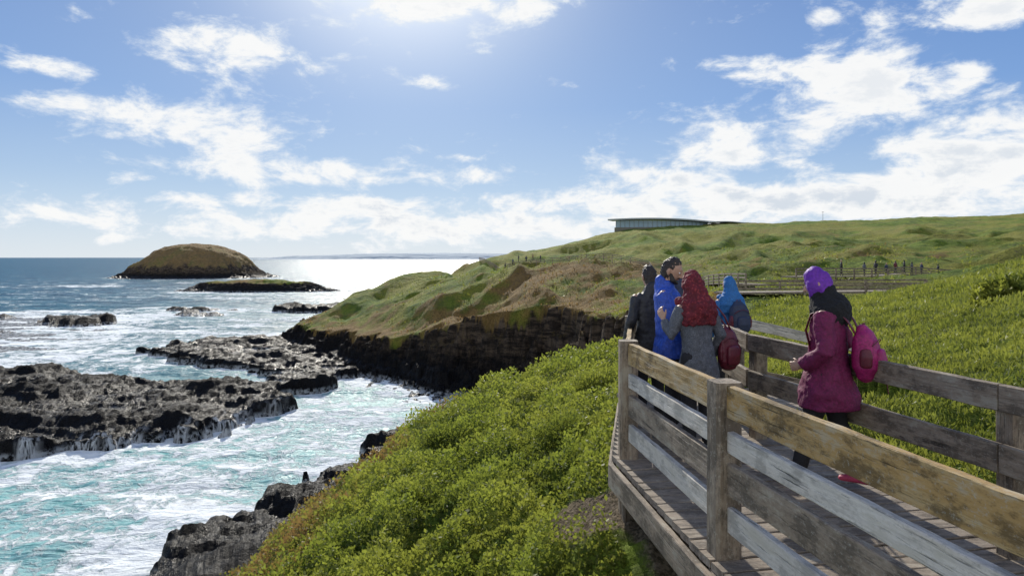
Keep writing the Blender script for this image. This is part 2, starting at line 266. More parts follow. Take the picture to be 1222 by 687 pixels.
def scatter(name,N,a0,a1,r0,r1,sz0,szk,label,hmul=1.0,maxs=9,gamma=1.0,mat=None,up=.5,aspect=.5,thin=0,side=0):
    a=np.radians(rng.uniform(a0,a1,N)); r=np.exp(np.log(r0)+(np.log(r1)-np.log(r0))*rng.random(N)**gamma); x=r*np.sin(a); y=r*np.cos(a)
    z,rk,dr,di,_=[q[0] for q in terrain(x[None],y[None])]
    dk=sdf(DPOLY,x,y); keep=(rk<.3)&(dk<-.22)&(z>SEA+3)&(di*1.25<rng.random(N)*1.1)
    sd=x-(1.6+.14*(y-6)*(y>6)+.25*(y-9)*(y>9)); 
    if side>0: keep&=sd>0
    if side<0: keep&=sd<=0
    if thin: keep&=(fbm(x/(.06*r),y/(.06*r),3)+.25*rng.random(N)>thin)
    x,y,z,dr,r=[q[keep] for q in (x,y,z,dr,r)]; M=len(x)
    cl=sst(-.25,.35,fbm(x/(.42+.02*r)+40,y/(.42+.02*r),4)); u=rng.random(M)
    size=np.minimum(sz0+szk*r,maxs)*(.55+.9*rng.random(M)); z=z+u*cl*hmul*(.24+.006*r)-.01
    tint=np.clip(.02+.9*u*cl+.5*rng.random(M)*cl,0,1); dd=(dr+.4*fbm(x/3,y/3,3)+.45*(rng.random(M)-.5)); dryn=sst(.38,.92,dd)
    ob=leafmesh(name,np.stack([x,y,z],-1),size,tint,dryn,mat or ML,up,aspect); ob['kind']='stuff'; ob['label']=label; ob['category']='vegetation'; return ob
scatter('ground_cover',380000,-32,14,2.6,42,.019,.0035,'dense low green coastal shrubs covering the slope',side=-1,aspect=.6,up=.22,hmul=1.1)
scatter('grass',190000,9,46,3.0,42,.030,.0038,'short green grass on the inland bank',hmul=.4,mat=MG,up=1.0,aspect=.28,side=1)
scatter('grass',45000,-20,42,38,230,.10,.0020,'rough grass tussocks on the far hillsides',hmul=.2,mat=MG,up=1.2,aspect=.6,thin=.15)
def shrub(x,y,rx,rz,N,label,s=.10):
    z0=hgt(x,y); p=rng.normal(size=(N,3)); p/=np.linalg.norm(p,axis=1)[:,None]; k=(.55+.45*rng.random(N))*(1+.5*fbm(p[:,0]*2.5+x,p[:,1]*2.5+p[:,2]*2,3))
    c=p*k[:,None]*np.array([rx,rx*.7,rz]); c[:,2]=np.abs(c[:,2]); 
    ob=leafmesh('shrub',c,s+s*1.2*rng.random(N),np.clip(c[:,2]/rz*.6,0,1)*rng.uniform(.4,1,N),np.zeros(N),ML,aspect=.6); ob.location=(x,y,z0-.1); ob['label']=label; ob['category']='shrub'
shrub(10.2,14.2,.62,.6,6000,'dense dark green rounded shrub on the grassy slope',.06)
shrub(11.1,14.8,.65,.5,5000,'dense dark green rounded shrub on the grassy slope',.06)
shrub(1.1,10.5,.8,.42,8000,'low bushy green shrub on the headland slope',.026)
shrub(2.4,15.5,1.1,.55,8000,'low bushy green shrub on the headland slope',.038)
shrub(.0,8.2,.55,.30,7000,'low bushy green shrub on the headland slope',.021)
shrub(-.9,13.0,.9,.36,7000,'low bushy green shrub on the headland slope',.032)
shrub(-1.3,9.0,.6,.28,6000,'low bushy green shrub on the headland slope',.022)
# ---------------- wood -----------------
def wood(name,c0,c1,c2,patch=.5):
    m,t,b=newmat(name); tc=t.new('ShaderNodeTexCoord').outputs['Object']; oi=t.new('ShaderNodeObjectInfo').outputs['Random']
    ad=t.new('ShaderNodeVectorMath',operation='ADD'); t.link(tc,ad.inputs[0]); cb=t.new('ShaderNodeCombineXYZ'); t.link(t.math('MULTIPLY',oi,50),cb.inputs[0]); t.link(cb.outputs[0],ad.inputs[1]); v=ad.outputs[0]
    gr=t.noise(t.scale(v,(2.5,60,60)),1,6,.65,.3); gr2=t.noise(t.scale(v,(.9,14,14)),1,5,.6,.8); pa=t.noise(t.scale(v,(1,2.2,2.2)),3.2,8,.74); sp=t.noise(v,45,6,.75)
    c=t.mix(t.mapr(gr,.3,.7),c0,c1); c=t.mix(t.mapr(gr2,.42,.62,0,.75),c,c2); c=t.mix(t.mapr(pa,.47,.58,0,patch),c,[k*.38 for k in c0]); 
    c=t.mix(t.mapr(gr,.60,.68,0,.85),c,[k*.2 for k in c0]); c=t.mix(t.mapr(sp,.54,.66,0,.6),c,(.36,.34,.28)); c=t.mix(t.mapr(pa,.46,.38,0,.45),c,(.42,.39,.31))
    t.link(c,b.inputs['Base Color']); b.inputs['Roughness'].default_value=.75; b.inputs['Specular IOR Level'].default_value=.3
    h=t.math('SUBTRACT',t.math('MULTIPLY',gr2,1.2),t.mapr(gr,.55,.75)); t.link(t.bump(h,.9,.008),b.inputs['Normal']); return m
WG=wood('golden_wood',(.24,.155,.06),(.50,.36,.17),(.37,.23,.08),.8)
WW=wood('whitened_wood',(.44,.41,.36),(.70,.66,.59),(.55,.50,.43),.5)
WD=wood('weathered_wood',(.17,.135,.10),(.35,.28,.21),(.24,.185,.13),.7)
WK=wood('deck_wood',(.18,.145,.11),(.33,.27,.21),(.25,.20,.15),.6)
def link(ob,parent=None):
    if ob.name not in COL.objects: COL.objects.link(ob)
    if parent is not None: ob.parent=parent; ob.matrix_parent_inverse=parent.matrix_basis.inverted()
    return ob
def empty(name,loc,label,cat,**kw):
    e=bpy.data.objects.new(name,None); e.location=loc; e.empty_display_size=.2; COL.objects.link(e); e['label']=label; e['category']=cat
    for k,v in kw.items(): e[k]=v
    return e
def board_geo(L,w,h,nseg,j):
    V=[];Fc=[]
    b=min(w,h)*.12
    sec=[(-w/2+b,-h/2),(w/2-b,-h/2),(w/2,-h/2+b),(w/2,h/2-b),(w/2-b,h/2),(-w/2+b,h/2),(-w/2,h/2-b),(-w/2,-h/2+b)]
    for i in range(nseg+1):
        x=-L/2+L*i/nseg; oy=random.uniform(-j,j); oz=random.uniform(-j,j)
        for (a,c) in sec: V.append((x,a+oy+random.uniform(-j,j)*.5,c+oz+random.uniform(-j,j)*.5))
    for i in range(nseg):
        for k in range(8): a=i*8+k; b2=i*8+(k+1)%8; Fc.append((a,a+8,b2+8,b2)[::-1])
    Fc.append(tuple(range(8))); Fc.append(tuple(range(nseg*8,nseg*8+8))[::-1])
    return V,Fc
def mkobj(name,V,Fc,mat,parent=None,smooth=False):
    me=bpy.data.meshes.new(name); me.from_pydata([tuple(v) for v in V],[],Fc); me.update()
    for m in (mat if isinstance(mat,(list,tuple)) else [mat]): me.materials.append(m)
    if smooth: me.polygons.foreach_set('use_smooth',[True]*len(me.polygons))
    ob=bpy.data.objects.new(name,me); return link(ob,parent) if parent is not None else link(ob)
def board(name,p0,p1,w,h,mat,parent,j=.0012,label=None):
    p0=Vector(p0);p1=Vector(p1); L=(p1-p0).length; V,Fc=board_geo(L,w,h,max(2,int(L/.15)),j)
    ob=bpy.data.objects.new(name,bpy.data.meshes.new(name)); ob.data.from_pydata(V,[],Fc); ob.data.materials.append(mat)
    xa=(p1-p0).normalized(); up=Vector((0,0,1)) if abs(xa.z)<.95 else Vector((0,1,0)); ya=up.cross(xa).normalized(); za=xa.cross(ya)
    M=Matrix((xa,ya,za)).transposed().to_4x4(); M.translation=(p0+p1)/2; ob.matrix_basis=M
    if label: ob['label']=label
    COL.objects.link(ob)
    if parent is not None: ob.parent=parent; ob.matrix_parent_inverse=parent.matrix_basis.inverted()
    return ob
def post(x,y,z0,z1,w,parent,ang=0):
    ob=board('post',(x,y,z0),(x,y,z1),w,w,WD,parent,.0015)
    ob.matrix_basis=Matrix.Translation(Vector((x,y,(z0+z1)/2)))@Matrix.Rotation(ang,4,'Z')@Matrix.Rotation(-math.pi/2,4,'Y'); return ob
def near_fence(line,rails,label,pz=-.45,w=.15,top=.95,dz=None,ptop=.014):
    dz=dz or [0]*len(line)
    e=empty('fence',(line[0][0],line[0][1],0),label,'fence',group='boardwalk fences')
    for i,(x,y) in enumerate(line):
        a=line[max(i-1,0)];b=line[min(i+1,len(line)-1)]; ang=math.atan2(b[1]-a[1],b[0]-a[0]); post(x,y,pz+dz[i],top+ptop+dz[i],w,e,ang)
    for i in range(len(line)-1):
        a=Vector((*line[i],0));b=Vector((*line[i+1],0)); d=(b-a).normalized(); sd=Vector((d.y,-d.x,0))
        for (z1,z0,mat,side) in rails:
            if side==0: aa=a+d*(w/2+.002); bb=b-d*(w/2+.002); so=0
            else: aa=a+d*.004; bb=b-d*.004; so=side*(w/2+.024)
            board('rail',aa+sd*so+Vector((0,0,(z0+z1)/2+dz[i])),bb+sd*so+Vector((0,0,(z0+z1)/2+dz[i+1])),.042,z1-z0,mat,e,.0022)
    return e
railsL=[(.95,.775,WG,0),(.70,.585,WW,0),(.53,.355,WD,0),(.29,.15,WW,0)]
near_fence([(1.53,1.85),(1.18,3.8),(.96,5.65),(1.40,8.0)],railsL,'weathered timber boardwalk fence with four wide rails')
near_fence([(3.35,1.2),(2.787,3.79),(2.26,6.27),(2.31,7.15)],[(.95,.80,WD,-1),(.62,.46,WD,-1),(.28,.15,WD,-1)],'grey timber fence on the inland side of the boardwalk',w=.13,ptop=-.045)
near_fence([(1.50,8.3),(2.9,8.75),(4.3,9.0),(5.6,9.6)],[(.93,.80,WW,0),(.62,.50,WD,0),(.30,.18,WD,0)],'grey timber fence along the boardwalk turn',w=.12,dz=[0,-.05,-.35,-.75])
bw=empty('boardwalk',(1.2,3.8,0),'weathered plank boardwalk on timber beams','boardwalk',kind='structure')
Vd=[];Fd=[]
def plank(a,b,wd,th=.045,z=0):
    d=(b-a); L=d.length; d.normalize(); nrm_=Vector((-d.y,d.x,0)); V,Fc=board_geo(L,wd,th,3,.0015); o=len(Vd); c=(a+b)/2
    zz=z-th/2+random.uniform(-.004,.004)
    for v in V:
        p=c+d*v[0]+nrm_*v[1]; Vd.append((p.x,p.y,zz+v[2]))
    for f in Fc: Fd.append(tuple(i+o for i in f))
def xL(y): return float(np.interp(y,[p[1] for p in DECKL],[p[0] for p in DECKL]))
def xR(y): return float(np.interp(y,[p[1] for p in DECKR],[p[0] for p in DECKR]))
sl=math.tan(math.radians(11)); y=0.5
while y<8.3:
    l=xL(y)-.115; xr=xR(y+sl*1.4)+.12 if y<7.0 else 4.0
    plank(Vector((l,y,0)),Vector((xr,y+(xr-l)*sl,0)),.132); y+=.143
mkobj('deck',Vd,Fd,WK,bw)
for (a,b) in zip(DECKL[:-1],DECKL[1:]):
    board('beam',(a[0]-.142,a[1],-.145),(b[0]-.142,b[1],-.145),.045,.19,WD,bw)
board('beam',(3.55,.5,-.15),(2.32,6.3,-.15),.05,.19,WD,bw)
for (x,y) in ((.95,5.5),(1.14,3.7),(1.2,6.9)): board('pile',(x,y,-.9),(x,y,-.05),.12,.12,WD,bw)
def far_fence(pts,label,deck=True,hf=1.0,step=2.6,th=1.0,up=.5,rt=.14):
    V=[];Fc=[]
    def bx(p0,p1,w,h):
        p0=Vector(p0);p1=Vector(p1); d=(p1-p0).normalized(); s=Vector((d.y,-d.x,0)); s=s.normalized()*w/2 if s.length>.1 else Vector((w/2,0,0)); u=Vector((0,0,h/2)) if abs(d.z)<.9 else Vector((0,w/2,0)); o=len(V)
        for p in (p0,p1):
            for a,b in ((-1,-1),(1,-1),(1,1),(-1,1)): V.append(tuple(p+s*a+u*b))
        for f in ((0,1,2,3),(7,6,5,4),(0,4,5,1),(1,5,6,2),(2,6,7,3),(3,7,4,0)): Fc.append(tuple(i+o for i in f))
    out=[]
    for i in range(len(pts)-1):
        a=Vector(pts[i]);b=Vector(pts[i+1]); k=max(1,int((b-a).length/step))
        for j in range(k): out.append(a.lerp(b,j/k))
    out.append(Vector(pts[-1])); xs=np.array([[p.x for p in out]]);ys=np.array([[p.y for p in out]]); zs=terrain(xs,ys)[0][0]
    zs=np.convolve(np.pad(zs,3,mode='edge'),np.ones(7)/7,'valid'); q=[Vector((p.x,p.y,z+up)) for p,z in zip(out,zs)]
    for i,p in enumerate(q):
        bx(p-Vector((0,0,1.1)),p+Vector((0,0,hf)),.14*th,.14*th)
        if i:
            for h in (.95,.62,.3): bx(q[i-1]+Vector((0,0,h*hf)),p+Vector((0,0,h*hf)),.05,rt)
    f=mkobj('fence',V,Fc,WD); f['label']=label; f['category']='fence'; f['group']='boardwalk fences'
    if deck:
        V.clear();Fc.clear()
        for i in range(1,len(q)):
            d=(q[i]-q[i-1]); s=Vector((d.y,-d.x,0)).normalized()*.9
            bx(q[i-1]-s,q[i]-s,1.8,.12)
        f=mkobj('boardwalk',V,Fc,WK); f['kind']='structure'; f['label']='distant timber boardwalk crossing the grassy slope'; f['category']='boardwalk'
    return q
far_fence([P(868,0,44)[:2],P(960,0,45)[:2],P(1105,0,46)[:2]],'long grey timber boardwalk fence across the grass',hf=.85,up=.3,rt=.11,step=2.9)
far_fence([P(872,0,50)[:2],P(990,0,50)[:2],P(1120,0,54)[:2]],'long grey timber boardwalk fence across the grass',deck=False,hf=.8,up=.3,rt=.09,step=3.6,th=.8)
far_fence([P(770,0,105)[:2],P(840,0,80)[:2],P(890,0,60)[:2]],'distant timber fence winding over the grass')
far_fence([P(602,0,192)[:2],P(640,0,178)[:2],P(700,0,168)[:2],P(775,0,154)[:2],P(800,0,120)[:2]],'distant timber fence winding over the headland',deck=False,hf=1.2)
far_fence([P(572,0,290)[:2],P(590,0,272)[:2],P(606,0,250)[:2]],'distant stepped timber walkway fence down the ridge',deck=False,hf=1.4,step=1.6,th=1.8)
WQ=far_fence([P(950,0,70)[:2],P(1060,0,80)[:2],P(1150,0,92)[:2]],'distant timber fence beside the walkers',deck=True,step=3.2,hf=.9)
# ---------------- visitor centre -----------------
MGL=simple('tinted_glass',(.26,.38,.46),.15,.1,1); MRF=simple('roof_metal',(.34,.38,.40),.4); MBR=simple('timber_cladding',(.17,.16,.13),.8)
def arcstrip(cx,cy,R0,R1,a0,a1,z0,z1,N=40,tz=0):
    V=[];Fc=[]
    for i in range(N+1):
        a=a0+(a1-a0)*i/N; k=tz*(i/N)**2
        for R_,z in ((R0,z0),(R1,z0),(R1,z1-k),(R0,z1-k)): V.append((cx+R_*math.sin(a),cy-R_*math.cos(a),z))
    for i in range(N):
        for k in range(4): a=i*4+k;b=i*4+(k+1)%4; Fc.append((a,b,b+4,a+4))
    Fc.append((3,2,1,0)); Fc.append((N*4,N*4+1,N*4+2,N*4+3)); return V,Fc
def roofstrip(cx,cy,R0,R1,a0,a1,z0,z1,tz,N=40):
    V=[];Fc=[]
    for i in range(N+1):
        f=i/N; a=a0+(a1-a0)*f; k=tz*f**2; b=.6*math.sin(math.pi*min(1,f*1.1+.05))
        e=1-.25*abs(2*f-1)**3
        for R_,z in ((R0+(1-e)*20,z0-k+b),(R1*e+(1-e)*60,z0-k+b),(R1*e+(1-e)*60,z1-k+b),(R0+(1-e)*20,z1-k+b+.5)): V.append((cx+R_*math.sin(a),cy-R_*math.cos(a),z))
    for i in range(N):
        for k in range(4): a=i*4+k;b=i*4+(k+1)%4; Fc.append((a,b,b+4,a+4))
    Fc.append((3,2,1,0)); Fc.append((N*4,N*4+1,N*4+2,N*4+3)); return V,Fc
bx0,by0,_=P(788,0,334); bz=CZ+36/815*334
vc=empty('visitor_centre',(bx0,by0,bz),'low curved glass visitor building with thin roof on the hilltop','building')
R_=60; aa=.36; ab=.42
V,Fc=arcstrip(bx0,by0+R_,52,60,-aa,ab,bz,bz+3.3,tz=.9); mkobj('wall',V,Fc,MGL,vc)
V,Fc=roofstrip(bx0,by0+R_,48,62.5,-aa-.06,ab+.1,bz+3.36,bz+4.0,1.0); mkobj('roof',V,Fc,MRF,vc)
V,Fc=arcstrip(bx0,by0+R_,50,60.6,-aa-.01,ab+.01,bz-3.5,bz-.02); mkobj('base',V,Fc,MBR,vc)
for i in range(22):
    f=i/21; a=-aa+(aa+ab)*f; v,fc_=arcstrip(bx0,by0+R_,60.02,60.15,a-.0012,a+.0012,bz+.1,bz+3.2-.9*f**2,1); mkobj('mullion',v,fc_,MBR,vc)
V,Fc=arcstrip(bx0+30,by0+45,38,45,-.10,.26,bz-1.5,bz+1.9); mkobj('wing',V,Fc,MBR,vc)
V,Fc=roofstrip(bx0+30,by0+45,36,47,-.14,.32,bz+1.92,bz+2.3,.4); mkobj('roof',V,Fc,MRF,vc)
# ---------------- people -----------------
def tube(V,Fc,pts,rad,side=(1,0,0),seg=16,cap=True,cap0=True,sq=1.0):
    pts=[Vector(p) for p in pts]; rad=[(r,r) if not isinstance(r,(tuple,list)) else r for r in rad]
    tn=[]
    for i in range(len(pts)):
        a=pts[max(i-1,0)];b=pts[min(i+1,len(pts)-1)]; tn.append((b-a).normalized())
    rings=[(p,t,r) for p,t,r in zip(pts,tn,rad)]
    r0=min(rad[0]);r1=min(rad[-1]); A0=[];A1=[]
    for o,k in ((.5,.86),(.85,.5),(.98,.18)):
        A0.insert(0,(pts[0]-tn[0]*r0*o,tn[0],(rad[0][0]*k,rad[0][1]*k))); A1.append((pts[-1]+tn[-1]*r1*o,tn[-1],(rad[-1][0]*k,rad[-1][1]*k)))
    rings=(A0 if cap0 else [])+rings+(A1 if cap else [])
    o=len(V); side=Vector(side); pw=lambda c:math.copysign(abs(c)**sq,c)
    for p,t,r in rings:
        sd=side if abs(side.normalized().dot(t))<.97 else Vector((0,1,.1))
        u=(sd-t*sd.dot(t)).normalized(); w=t.cross(u)
        for k in range(seg):
            a=2*math.pi*k/seg; V.append(p+u*pw(math.cos(a))*r[0]+w*pw(math.sin(a))*r[1])
    for i in range(len(rings)-1):
        for k in range(seg):
            a=o+i*seg+k;b=o+i*seg+(k+1)%seg; Fc.append((a,b,b+seg,a+seg))
    Fc.append(tuple(range(o,o+seg))[::-1]); Fc.append(tuple(range(o+(len(rings)-1)*seg,o+len(rings)*seg)))
TEX={}
def clouds(sc):
    if sc not in TEX:
        t=bpy.data.textures.new('fold%g'%sc,'CLOUDS'); t.noise_scale=sc; t.noise_depth=3; TEX[sc]=t
    return TEX[sc]
def blob(name,V,Fc,mat,parent=None,vox=.009,disp=0,dsc=.09,it=4):
    me=bpy.data.meshes.new(name); me.from_pydata([tuple(v) for v in V],[],Fc); me.materials.append(mat); ob=bpy.data.objects.new(name,me); COL.objects.link(ob)
    if parent is not None: ob.parent=parent
    r=ob.modifiers.new('r','REMESH'); r.mode='VOXEL'; r.voxel_size=vox; r.use_smooth_shade=True
    s=ob.modifiers.new('s','SMOOTH'); s.factor=.5; s.iterations=it
    if disp: d=ob.modifiers.new('d','DISPLACE'); d.texture=clouds(dsc); d.strength=disp; d.mid_level=.5; d.texture_coords='LOCAL'
    return ob
def hand(V,Fc,w,dirv,pn,sgn,curl=.6):
    d=Vector(dirv).normalized(); pn=Vector(pn); pn=(pn-d*pn.dot(d)).normalized(); sd=d.cross(pn)*sgn
    w=Vector(w); tube(V,Fc,[w,w+d*.045,w+d*.085],[(.022,.016),(.038,.015),(.040,.013)],side=sd,seg=12)
    for i,L in enumerate((.072,.082,.076,.058)):
        b=w+d*.085+sd*(.032-.0213*i); p=[b-d*.02,b]; pp=b
        for k,fr in enumerate((.45,.32,.23)):
            ang=curl*(k+.6); c=(d*math.cos(ang)+pn*math.sin(ang)); pp=pp+c*L*fr; p.append(pp)
        tube(V,Fc,p,[.0085,.0085,.008,.0075,.0065],seg=8)
    b=w+d*.02+sd*.025; t1=b+(d*.7+sd*.7+pn*.2)*.035; t2=t1+(d*.9+sd*.25+pn*.35)*.035
    tube(V,Fc,[b,t1,t2],[.012,.0095,.0075],seg=8)
def nod(V,i0,hd,pitch):
    for i in range(i0,len(V)):
        p=Vector(V[i]); w_=min(1,max(0,(p.z-1.44)/.07))
        if w_<=0: V[i]=p; continue
        a=-pitch*w_; y=p.y-(hd.y-.02); z=p.z-1.48; p.y=hd.y-.02+y*math.cos(a)-z*math.sin(a); p.z=1.48+y*math.sin(a)+z*math.cos(a); V[i]=p
SK=simple('skin',(.42,.25,.17),.5,.08,40,.1,.001); HAIR=simple('dark_hair',(.022,.014,.010),.5,.5,90,.8,.006); EYE=simple('eye_white',(.7,.68,.65),.3,.02,5); PUP=simple('pupil',(.01,.008,.006),.2,.1,5); LIP=simple('lips',(.32,.12,.10),.5,.1,20)
SHOE=simple('dark_shoe',(.02,.02,.022),.6); TROU=simple('dark_trousers',(.018,.018,.022),.85,.3,60)
def person(loc,rot,k,label,arms,legs,jacket,jmat,tmat=TROU,shoemat=SHOE,head=(0,0),hair=True,face=True,lean=0,puff=0,hem=.78,hemr=(.19,.15),sh_w=.175,sl=0,pitch=.16,collar=False):
    V=[];Fc=[]; hd=Vector((head[0],head[1]+lean,0))
    tube(V,Fc,[(0,0,.88),(0,0,.98),(0,lean*.3,1.1),(0,lean*.6,1.25),(0,lean*.9,1.36),(hd.x*.3,lean,1.42),(hd.x*.6,lean+hd.y*.3-lean*.3,1.47),(hd.x*.9,hd.y*.9,1.53)],[(.15,.1),(.15,.105),(.13,.095),(.15,.1),(.165,.09),(.1,.065),(.058,.056),(.055,.055)])
    i0=len(V)
    hs=[(1.50,.034,.036,.030),(1.525,.05,.058,.024),(1.565,.063,.078,.020),(1.61,.072,.090,.016),(1.655,.072,.092,.014),(1.68,.058,.076,.016)]
    tube(V,Fc,[(hd.x,hd.y+c,z) for z,a,b,c in hs],[(a,b) for z,a,b,c in hs],seg=20)
    fy=hd.y
    tube(V,Fc,[(hd.x,fy+.102,1.628),(hd.x,fy+.118,1.600),(hd.x,fy+.124,1.578)],[.008,.011,.013],seg=10)
    tube(V,Fc,[(hd.x-.016,fy+.104,1.576),(hd.x+.016,fy+.104,1.576)],[.009,.009],seg=8)
    tube(V,Fc,[(hd.x-.035,fy+.092,1.638),(hd.x,fy+.105,1.64),(hd.x+.035,fy+.092,1.638)],[.008,.009,.008],seg=8)
    tube(V,Fc,[(hd.x-.014,fy+.066,1.508),(hd.x+.014,fy+.066,1.508)],[.018,.018],seg=10)
    for s in (-1,1): tube(V,Fc,[(hd.x+s*.076,fy+.0,1.575),(hd.x+s*.085,fy-.007,1.603),(hd.x+s*.082,fy-.005,1.628)],[(.007,.013),(.009,.020),(.007,.015)],seg=8)
    nod(V,i0,hd,pitch)
    JV=[];JF=[];TV=[];TF=[]
    for s,(el,wr,hdv,pn) in zip((-1,1),arms):
        sh=Vector((s*sh_w,lean*.95,1.37)); el=Vector(el);wr=Vector(wr)
        tube(V,Fc,[sh,sh.lerp(el,.5),el,el.lerp(wr,.4),wr],[.05,.044,.038,.036,.024],seg=12)
        hand(V,Fc,wr,hdv,pn,s)
        u=puff+sl
        tube(JV,JF,[sh+Vector((-s*.05,0,.0)),sh,sh.lerp(el,.5),el,el.lerp(wr,.5),wr-(wr-el).normalized()*.01],[.064+u,.068+u,.06+u,.054+u,.05+u,.044+u],seg=14,cap=False)
    for s,(kn,an) in zip((-1,1),legs):
        hp=Vector((s*.085,0,.9)); kn=Vector(kn);an=Vector(an)
        tube(V,Fc,[hp,hp.lerp(kn,.5),kn,kn.lerp(an,.35),an],[.085,.072,.052,.052,.036],seg=12)
        tube(TV,TF,[hp,hp.lerp(kn,.5),kn,kn.lerp(an,.35),an+Vector((0,0,.02))],[.105,.09,.074,.07,.058],seg=14,cap=False)
        tube(V,Fc,[an+Vector((0,-.03,-.045)),an+Vector((0,.07,-.05)),an+Vector((0,.15,-.06))],[(.03,.03),(.036,.025),(.034,.018)],seg=10)
    tube(TV,TF,[(0,0,.86),(0,0,.98)],[(.165,.12),(.16,.115)])
    body=blob('person',V,Fc,SK,None,.0065,it=2)
    body.location=loc; body.rotation_euler=(0,0,rot); body.scale=(k,k,k); body['label']=label; body['category']='person'
    blob('trousers',TV,TF,tmat,body,.012,.012,.1)
    for s,(kn,an) in zip((-1,1),legs):
        v=[];f=[];an=Vector(an); tube(v,f,[an+Vector((0,-.035,-.04)),an+Vector((0,.06,-.043)),an+Vector((0,.165,-.055))],[(.042,.04),(.047,.034),(.042,.024)],seg=12); tube(v,f,[an+Vector((0,-.005,.03)),an+Vector((0,0,-.03))],[.047,.045],seg=12)
        blob('shoe',v,f,shoemat,body,.008)
    u=puff
    zs=[hem,hem+.12,.98,1.1,1.25,1.36,1.41,1.455]
    rs=[(hemr[0]+u,hemr[1]+u),(hemr[0]*.97+u,hemr[1]*.97+u),(.168+u,.13+u),(.158+u,.12+u),(.175+u,.122+u),(.17+u,.11+u),(.115+u,.085+u*.5),(.08,.075)]
    tube(JV,JF,[(0,lean*max(0,(z-.9)/.5),z) for z in zs],rs,seg=24,cap0=False)
    if collar: tube(JV,JF,[(0,lean-.03,1.40),(hd.x*.5,lean-.045,1.46),(hd.x*.6,lean-.05,1.50)],[(.11,.085),(.095,.075),(.085,.06)],seg=18)
    blob(jacket,JV,JF,jmat,body,.009,.040+puff*.4,.11,2)
    if hair:
        v=[];f=[]; tube(v,f,[(hd.x,hd.y-.030,1.535),(hd.x,hd.y-.018,1.60),(hd.x,hd.y+.0,1.655),(hd.x,hd.y+.014,1.69)],[(.060,.058),(.077,.078),(.078,.092),(.060,.075)],seg=18); nod(v,0,hd,pitch); blob('hair',v,f,HAIR,body,.007,.028,.022,1)
    if face:
        for s in (-1,1):
            v=[];f=[]; tube(v,f,[(hd.x+s*.031-.006,fy+.092,1.616),(hd.x+s*.031+.006,fy+.092,1.616)],[.0085,.0085],seg=10); nod(v,0,hd,pitch); mkobj('eye',v,f,EYE,None,True).parent=body
            v=[];f=[]; tube(v,f,[(hd.x+s*.031,fy+.0975,1.616),(hd.x+s*.031,fy+.0995,1.616)],[.0045,.004],seg=8); nod(v,0,hd,pitch); mkobj('pupil',v,f,PUP,None,True).parent=body
        v=[];f=[]; tube(v,f,[(hd.x-.02,fy+.086,1.547),(hd.x,fy+.094,1.549),(hd.x+.02,fy+.086,1.547)],[.005,.007,.005],seg=8); nod(v,0,hd,pitch); mkobj('mouth',v,f,LIP,None,True).parent=body
    return body,hd
def arm_down(s,f=.05,o=.24): return ((s*o,-.03,1.12),(s*(o+.0),f+.06,.88),(0,.15,-1),(-s,0,0))
stand=[((-.1,.02,.49),(-.11,-.01,.085)),((.1,.02,.49),(.11,-.01,.085))]
J_BLK=simple('black_jacket',(.022,.022,.026),.6,.4,50); J_BLU=simple('blue_jacket',(.018,.07,.42),.55,.3,50); J_GRY=simple('grey_wool',(.12,.13,.15),.95,.6,160,.8,.004); J_MAG=simple('magenta_coat',(.15,.006,.06),.75,.35,60,.5,.008)
H_PUR=simple('purple_hood',(.13,.018,.32),.65,.25,50); S_BLK=simple('black_fleece',(.012,.012,.014),.95,.5,120,1,.01); H_BLU=simple('blue_hood',(.022,.14,.38),.7,.25,60)
S_RED,_t,_b=newmat('patterned_maroon_scarf'); _tc=_t.new('ShaderNodeTexCoord').outputs['Object']; _v=_t.new('ShaderNodeTexVoronoi'); _t.link(_tc,_v.inputs['Vector']); _v.inputs['Scale'].default_value=42
_n=_t.noise(_tc,14,5,.6); _c=_t.mix(_t.mapr(_v.outputs['Distance'],.25,.5),(.24,.03,.035),(.12,.008,.018)); _c=_t.mix(_t.mapr(_n,.45,.6,0,.7),_c,(.07,.006,.012)); _t.link(_c,_b.inputs['Base Color']); _b.inputs['Roughness'].default_value=.85; _t.link(_t.bump(_n,.6,.008),_b.inputs['Normal'])
PINK=simple('pink_nylon',(.30,.008,.11),.55,.35,60); BURG=simple('burgundy_bag',(.11,.008,.022),.45,.25,50); NAVY=simple('navy_nylon',(.02,.03,.07),.6,.2,50)
b1,hd=person((1.385,6.85,0),math.radians(15),.905,'dark-haired person in black jacket standing by the fence',[arm_down(-1),arm_down(1)],stand,'jacket',J_BLK,head=(.02,.04),collar=True)
b6,hd=person((1.74,7.2,0),math.radians(40),.935,'dark-haired person in dark coat seen from behind',[arm_down(-1),arm_down(1)],stand,'jacket',NAVY,head=(0,.04),collar=True)
b2,hd=person((1.475,6.30,0),math.radians(-112),.955,'bearded dark-haired man in bright blue jacket looking down',[((-.22,.10,1.13),(-.12,.30,1.02),(.3,1,.1),(0,0,-1)),((.22,.06,1.12),(.17,.26,.98),(-.3,1,-.2),(-1,0,0))],stand,'jacket',J_BLU,puff=.014,hemr=(.2,.17),head=(.0,.0),lean=-.05,pitch=.30,collar=True)
v=[];f=[]; tube(v,f,[(hd.x-.062,hd.y+.02,1.58),(hd.x-.05,hd.y+.055,1.53),(hd.x,hd.y+.078,1.508),(hd.x+.05,hd.y+.055,1.53),(hd.x+.062,hd.y+.02,1.58)],[.018,.026,.030,.026,.018],seg=12); tube(v,f,[(hd.x-.028,hd.y+.094,1.558),(hd.x,hd.y+.103,1.565),(hd.x+.028,hd.y+.094,1.558)],[.007,.008,.007],seg=8); nod(v,0,hd,.30); blob('beard',v,f,HAIR,b2,.006,.008,.02,2)
